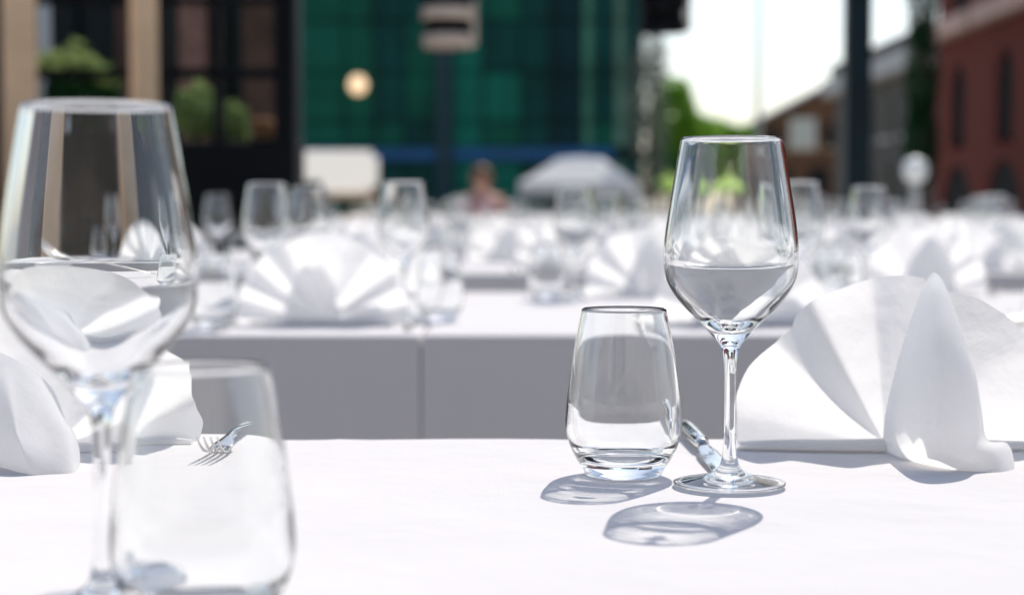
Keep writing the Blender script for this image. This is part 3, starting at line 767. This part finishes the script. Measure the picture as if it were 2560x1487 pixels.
# far brick houses beyond the trees
def gable_house(u0, u1, veave, vridge, D, m_, roof_m, label, wins, depth=8):
    x0, x1 = X(u0, D), X(u1, D); cx = (x0+x1)/2; h = (x1-x0)/2; g = empty('far_house', (cx, D, 0)); ze, zr = Z(veave, D), Z(vridge, D)
    V = [(-h,0,0),(h,0,0),(h,0,ze),(0,0,zr),(-h,0,ze),(-h,depth,0),(h,depth,0),(h,depth,ze),(0,depth,zr),(-h,depth,ze)]
    link('wall', mesh('wall', V, [(0,1,2,3,4),(5,9,8,7,6),(0,4,9,5),(1,6,7,2)]), m_, g)
    o = .25
    link('roof', mesh('roof', [(-h-o,-o,ze-.12),(0,-o,zr+.04),(h+o,-o,ze-.12),(-h-o,depth+o,ze-.12),(0,depth+o,zr+.04),(h+o,depth+o,ze-.12),(-h-o,-o,ze+.05),(0,-o,zr+.24),(h+o,-o,ze+.05),(-h-o,depth+o,ze+.05),(0,depth+o,zr+.24),(h+o,depth+o,ze+.05)],
         [(0,3,4,1),(1,4,5,2),(6,7,10,9),(7,8,11,10),(0,1,7,6),(1,2,8,7),(3,9,10,4),(4,10,11,5),(0,6,9,3),(2,5,11,8)]), roof_m, g)
    for (a, b_, c, d_, m2) in wins:
        w_ = boxo('window', (X(a, D)-cx, X(b_, D)-cx, -.06, .05, Z(d_, D), Z(c, D)), m2, g, 0)
        boxo('window_sill', (X(a-4, D)-cx, X(b_+4, D)-cx, -.14, .04, Z(d_+5, D), Z(d_, D)-.002), MAT['tan_stone'], w_, 0)
    return tag(g, label, 'house')
M_BROWN = mat('brown_brick', (.24, .11, .055), .9, noise_amt=.3, nscale=1.2)
M_ROOF = mat('grey_roof', (.11, .095, .085), .8, noise_amt=.2)
M_SHEEN = mat('window_sheen', (.80, .74, .62), .5)  # bright sheen of a window, painted as a flat pale colour
gable_house(1880, 2330, 318, 205, 92, M_BROWN, M_ROOF, 'brown far house with a bright window beyond the trees', [(1972, 2038, 296, 372, M_SHEEN), (1915, 1945, 320, 370, M_DARKG), (2060, 2085, 310, 370, M_DARKG), (1930, 1975, 420, 500, M_DARKG), (2020, 2070, 420, 500, M_DARKG)])
lp = empty('street_lamp', (X(1893, 60), 60, 0))
tube('post', [(0, 0, 0), (0, 0, 4), (0, 0, 9.0)], [.11, .10, .07], M_POLE, lp, 12)
tube('arm', [(0, 0, 8.95), (-.5, 0, 9.4), (-1.2, 0, 9.5)], .05, M_POLE, lp)
boxo('lamp_head', (-1.7, -1.2, -.12, .12, 9.42, 9.56), M_POLE, lp, .03)
tag(lp, 'thin pale grey street lamp post against the white sky', 'street lamp')

# ------------------------------------------------------------------ right side: ivy column tree, grey house, red brick building
bx, by = X(2306, 21), 21.0
tree('columnar_tree', 'dark green columnar tree beside the red brick building', bx, by, 5,
     clump_from_px(bx, by, [(2306, -20, 21, 40, 160, .2), (2306, 180, 21, 44, 150, .22), (2302, 360, 21, 46, 120, .23)]), 4200, .075, M_LEAF_D, None, .07, 41)
# grey house whose cornice recedes behind the dark post
RX = X(2300, 34)
gh = empty('grey_house', (RX, 34, 0))
M_GREYW = mat('grey_render', (.15, .135, .115), .85, noise_amt=.3, nscale=1.0)
M_PALEC = mat('pale_cornice', (.62, .60, .55), .7)
zc = Z(158, 34)
boxo('wall', (0, 4, -.5, 9, 0, zc-.1), M_GREYW, gh, .02)
boxo('cornice', (-.35, 4.1, -.7, 9.1, zc-.098, zc+.32), M_PALEC, gh, .04)
boxo('roof', (-.15, 4.0, -.5, 9, zc+.322, zc+.7), M_ROOF, gh, .03)
for yy in (.6, 2.6, 4.6, 6.6):
    for (z0, z1) in ((.9, 2.0), (2.5, zc-.5)):
        w_ = boxo('window', (-.04, .05, yy, yy+.8, z0, z1), M_DARKG, gh, 0)
        boxo('window_sill', (-.12, -.002, yy-.08, yy+.88, z0-.1, z0-.002), M_PALEC, w_, 0)
tag(gh, 'grey rendered house with a pale cornice behind the dark pergola post', 'house')
# red brick building along the right side
RX = 6.15
rb = empty('red_brick_building', (RX, 20, 0))
m = bpy.data.materials.new('red_brick'); m.use_nodes = True; nt = m.node_tree; b = nt.nodes['Principled BSDF']; b.inputs['Roughness'].default_value = .9; b.inputs['Specular IOR Level'].default_value = .15
tc = nt.nodes.new('ShaderNodeTexCoord'); mp = nt.nodes.new('ShaderNodeMapping'); mp.inputs['Rotation'].default_value = (math.pi/2, 0, math.pi/2)
br = nt.nodes.new('ShaderNodeTexBrick'); br.inputs['Scale'].default_value = 1; br.inputs['Brick Width'].default_value = .22; br.inputs['Row Height'].default_value = .07; br.inputs['Mortar Size'].default_value = .006
br.inputs['Color1'].default_value = (.56, .085, .045, 1); br.inputs['Color2'].default_value = (.42, .060, .032, 1); br.inputs['Mortar'].default_value = (.18, .05, .035, 1)
nt.links.new(tc.outputs['Object'], mp.inputs[0]); nt.links.new(mp.outputs[0], br.inputs['Vector']); nt.links.new(br.outputs[0], b.inputs['Base Color'])
M_RED = m
M_BEIGE = mat('beige_stone', (.72, .48, .38), .8, noise_amt=.15)
# wall with arched openings: built as piers, spandrels and arches along y
def arch_wall(y0, y1, z0, z1, ys, ye, zspring, thick=.4):
    """one bay from y0..y1, opening ys..ye up to an arch; x from 0 (front) to thick"""
    n = 10; yc, r = (ys+ye)/2, (ye-ys)/2
    arc = [(yc - r*math.cos(math.pi*k/n), zspring + r*math.sin(math.pi*k/n)) for k in range(n+1)]
    prof = [(y0, z0), (ys, z0)] + arc + [(ye, z0), (y1, z0), (y1, z1), (y0, z1)]
    V = [(0, a, c) for a, c in prof] + [(thick, a, c) for a, c in prof]; N = len(prof)
    Fc = [tuple(range(N)), tuple(reversed(range(N, 2*N)))] + [(k, N+k, N+(k+1) % N, (k+1) % N) for k in range(N)]
    me = mesh('wall_bay', V, Fc); bm = bmesh.new(); bm.from_mesh(me); bmesh.ops.triangulate(bm, faces=bm.faces[:]); bmesh.ops.recalc_face_normals(bm, faces=bm.faces[:]); bm.to_mesh(me); bm.free()
    return me
bays = [(-8, -5.2), (-5.2, -2.6), (-2.6, .0), (.0, 2.2), (2.2, 4.4)]
for q, (a, b_) in enumerate(bays):
    mid = (a+b_)/2
    w_ = link('wall_bay', arch_wall(a, b_, 0, 1.75, mid-.8, mid+.8, .75), M_RED, rb)
    boxo('door', (.03, .10, mid-.8, mid+.8, 0.002, 1.56), M_BLACK, w_, 0)
    w2 = link('wall_bay', arch_wall(a, b_, 1.752, 3.3, mid-.38, mid+.38, 2.55), M_RED, rb)
    boxo('window', (.03, .10, mid-.38, mid+.38, 1.80, 2.94), M_BLACK, w2, 0)
    boxo('window_bar', (.005, .028, mid-.02, mid+.02, 1.80, 2.94), M_BLACK, w2, 0)
    if q != 3: boxo('cornice', (-.18, .41, a+.12, b_-.12, 3.302, 3.56), M_BEIGE, rb, .02)
    else: boxo('cornice', (-.18, .41, a+.05, b_-.1, 3.302, 3.56), M_BEIGE, rb, .02)
    w3 = link('wall_bay', arch_wall(a, b_, 3.562, 7.5, mid-.45, mid+.45, 5.6), M_RED, rb)
    boxo('window', (.03, .10, mid-.45, mid+.45, 3.7, 6.06), M_BLACK, w3, 0)
boxo('wall', (.42, 8, -8, 4.4, 0, 7.5), M_RED, rb, 0)
boxo('roof', (-.2, 8.2, -8.2, 4.6, 7.502, 7.8), M_ROOF, rb, .03)
tag(rb, 'red brick building with beige cornices and dark arched openings', 'building')
# globe lamp on a short post
gl = empty('bollard_lamp', (X(2287, 12.9), 12.9, 0))
zg = Z(426, 12.9)
tube('post', [(0, 0, 0), (0, 0, zg-.09)], .035, M_PALEC, gl, 14)
link('globe', lathe('globe', [(0, zg-.10), (.05, zg-.095), (.085, zg-.05), (.098, zg), (.085, zg+.055), (.05, zg+.088), (0, zg+.10)], 24), mat('opal_glass', (.85, .87, .84), .3), gl)
tag(gl, 'white globe lamp on a short pale post beside the columnar tree', 'lamp')

# ------------------------------------------------------------------ things standing among the far tables
bd = empty('white_board', (X(843, 19), 19, 0)); hw = 103*19/F_PX; z0, z1 = Z(482, 19), Z(376, 19)
me = mesh('panel', *box_data([(-hw, hw, -.006, .006, z0, z1)])); bm = bmesh.new(); bm.from_mesh(me)
es = [e_ for e_ in bm.edges if abs(e_.verts[0].co.x-e_.verts[1].co.x) < 1e-5 and abs(e_.verts[0].co.z-e_.verts[1].co.z) < 1e-5]
bmesh.ops.bevel(bm, geom=es, offset=.07, segments=5, affect='EDGES'); bm.to_mesh(me); bm.free()
pn = link('panel', me, M_BANNER, bd); pn.rotation_euler = (R(-4), 0, 0); pn.location = (0, .0, 0)
pn.location = Vector((0, 0, z0)) - Matrix.Rotation(R(-4), 3, 'X') @ Vector((0, 0, z0))
for sx in (-1, 1):
    tube('leg', [(sx*hw*.8, .02, 0), (sx*hw*.8, .05, z0+.1)], .02, M_TAN, bd)
boxo('ledge', (-hw*.2, hw*.95, -.06, .04, z0-.07, z0-.01), M_TAN, bd, .01)
tag(bd, 'white rounded canvas panel standing on tan legs before the green glazing', 'panel')
# dark chair by the left end of the tables
def chair(name, x, y, rz, label, m_):
    c = empty(name, (x, y, 0), rz)
    boxo('seat', (-.22, .22, -.22, .22, .43, .47), m_, c, .012)
    boxo('backrest', (-.22, .22, .20, .235, .60, 1.06), m_, c, .015)
    for sx in (-1, 1):
        boxo('leg', (sx*.19-.018, sx*.19+.018, -.20, -.165, 0, .429), m_, c, .004)
        boxo('leg', (sx*.19-.018, sx*.19+.018, .165, .199, 0, .429), m_, c, .004)
        boxo('back_post', (sx*.19-.016, sx*.19+.016, .20-.034, .199, .471, 1.04), m_, c, .004)
    return tag(c, label, 'chair')
chair('dark_chair', X(745, 8.95), 8.75, R(170), 'dark chair back standing at the left end of the fourth table row', M_BLACK)
# amber bread basket on the fourth row
M_AMBER = mat('wicker', (.50, .26, .08), .7, noise_amt=.4, nscale=40, bump=.5)
bk = empty('bread_basket', (X(893, 9.3), 9.3, TABLE+.002))
link('bowl', lathe('bowl', [(0, 0), (.05, 0), (.075, .05), (.08, .09), (.072, .09), (.066, .05), (.045, .01), (0, .01)], 30), M_AMBER, bk)
tube('handle', [(-.076, 0, .085), (-.06, 0, .15), (0, 0, .18), (.06, 0, .15), (.076, 0, .085)], .006, M_AMBER, bk, 8)
tag(bk, 'small amber wicker basket on the fifth table row', 'basket')

# ------------------------------------------------------------------ seated guest
def person(x, y, rz):
    M_SKIN = mat('skin', (.55, .30, .22), .6); M_HAIR = mat('auburn_hair', (.16, .06, .03), .6, noise_amt=.4, nscale=30); M_TOP = mat('pink_top', (.50, .26, .26), .8, noise_amt=.15)
    p = empty('person', (x, y, 0), rz)
    V = [(0,0,.52),(0,.01,.68),(0,.02,.86),(0,.02,1.0),(0,.0,1.08),(0,-.01,1.17),(0,-.015,1.25)]
    E = [(0,1),(1,2),(2,3),(3,4),(4,5),(5,6)]; Rd = [.15,.125,.145,.10,.05,.082,.07]
    def chain(start, pts):
        prev = start
        for (q, r_) in pts:
            V.append(q); Rd.append(r_); E.append((prev, len(V)-1)); prev = len(V)-1
        return prev
    for s in (-1, 1):
        chain(0, [((s*.10,-.05,.52), .10), ((s*.12,-.25,.53), .085), ((s*.12,-.42,.50), .062), ((s*.12,-.42,.28), .055), ((s*.12,-.41,.09), .038), ((s*.12,-.50,.035), .032), ((s*.12,-.58,.025), .022)])
        h = chain(3, [((s*.17,.02,.985), .065), ((s*.235,-.02,.80), .048), ((s*.20,-.22,.76), .036), ((s*.13,-.32,.775), .026), ((s*.11,-.37,.775), .030)])
        for k_ in range(4): chain(h, [((s*(.085+.018*k_),-.41,.778), .009), ((s*(.085+.018*k_),-.435+.004*abs(k_-1.5),.768), .008)])
        chain(h, [((s*.075,-.375,.778), .010), ((s*.062,-.395,.772), .009)])
    me = bpy.data.meshes.new('body'); me.from_pydata(V, E, []); me.update()
    bo = link('body', me, M_SKIN, p)
    sk = bo.modifiers.new('skin', 'SKIN'); sk.use_smooth_shade = True
    for i, r_ in enumerate(Rd):
        d_ = me.skin_vertices[0].data[i]; d_.radius = (r_, r_); d_.use_root = (i == 0)
    sb = bo.modifiers.new('sub', 'SUBSURF'); sb.levels = 1; sb.render_levels = 2
    # face: nose, eyes, mouth on the head
    link('nose', loft('nose', [((0, -.09, 1.20), .006, .012), ((0, -.103, 1.19), .012, .012), ((0, -.110, 1.185), .006, .006)], 8), M_SKIN, bo)
    for s in (-1, 1):
        e_ = link('eye', lathe('eye', [(0, -.008), (.008, -.004), (.010, 0), (.008, .004), (0, .008)], 10), mat('eye_dark', (.02, .015, .012), .3), bo); e_.location = (s*.03, -.085, 1.212)
        e2 = link('ear', lathe('ear', [(0, -.03), (.012, -.015), (.014, .01), (0, .03)], 10), M_SKIN, bo); e2.location = (s*.088, -.01, 1.19)
    e_ = link('mouth', loft('mouth', [((0, -.084, 1.148), .018, .005), ((0, -.091, 1.148), .016, .004)], 8), M_TOP, bo)
    hr = link('hair', lathe('hair', [(.088, -.06), (.100, -.02), (.098, .03), (.075, .075), (.04, .096), (0, .102)], 24), M_HAIR, p); hr.location = (0, .022, 1.225); hr.scale = (1, 1.02, 1)
    tp = link('blouse', lathe('blouse', [(.160, .50), (.150, .62), (.140, .70), (.168, .84), (.185, .92), (.150, 1.0), (.08, 1.05), (.062, 1.06)], 28), M_TOP, p); tp.scale = (1.12, .92, 1); tp.location = (0, .018, 0)
    return tag(p, 'seated person with auburn hair and a pink top at the far tables', 'person')
PXX = X(1205, 15.6)
person(PXX, 15.55, R(8))
chair('dining_chair', PXX, 15.62, 0, 'dark chair under the seated person in the pink top', M_WOODT)

# ------------------------------------------------------------------ the restaurant front behind the photographer, mirrored in the glassware
rs = empty('restaurant_front', (0, -5.0, 0))
M_RWALL = mat('plum_brick', (.17, .125, .10), .85, noise_amt=.3, nscale=6, bump=.3, spec=.2)
boxo('wall', (-13, 13, -.6, 0, 0, 3.4), M_RWALL, rs, .02)
boxo('roof', (-13.3, 13.3, -3.5, .3, 3.402, 3.7), M_ROOF, rs, .03)
M_WPALE = mat('window_paint', (.75, .74, .72), .5)
for q in range(9):
    xx = -10.8 + q*2.7
    for (z0, z1) in ((.7, 2.6),):
        w_ = boxo('window', (xx-.55, xx+.55, .002, .05, z0, z1), M_DARKG, rs, 0)
        for (a, b_, c, d_) in ((xx-.63, xx-.552, z0-.08, z1+.08), (xx+.552, xx+.63, z0-.08, z1+.08), (xx-.03, xx+.03, z0, z1)):
            boxo('window_frame', (a, b_, .052, .10, c, d_), M_WPALE, w_, .004)
        boxo('window_sill', (xx-.7, xx+.7, .002, .16, z0-.16, z0-.082), M_WPALE, w_, .004)
tag(rs, 'dark brick restaurant front with pale framed windows facing the tables', 'building')
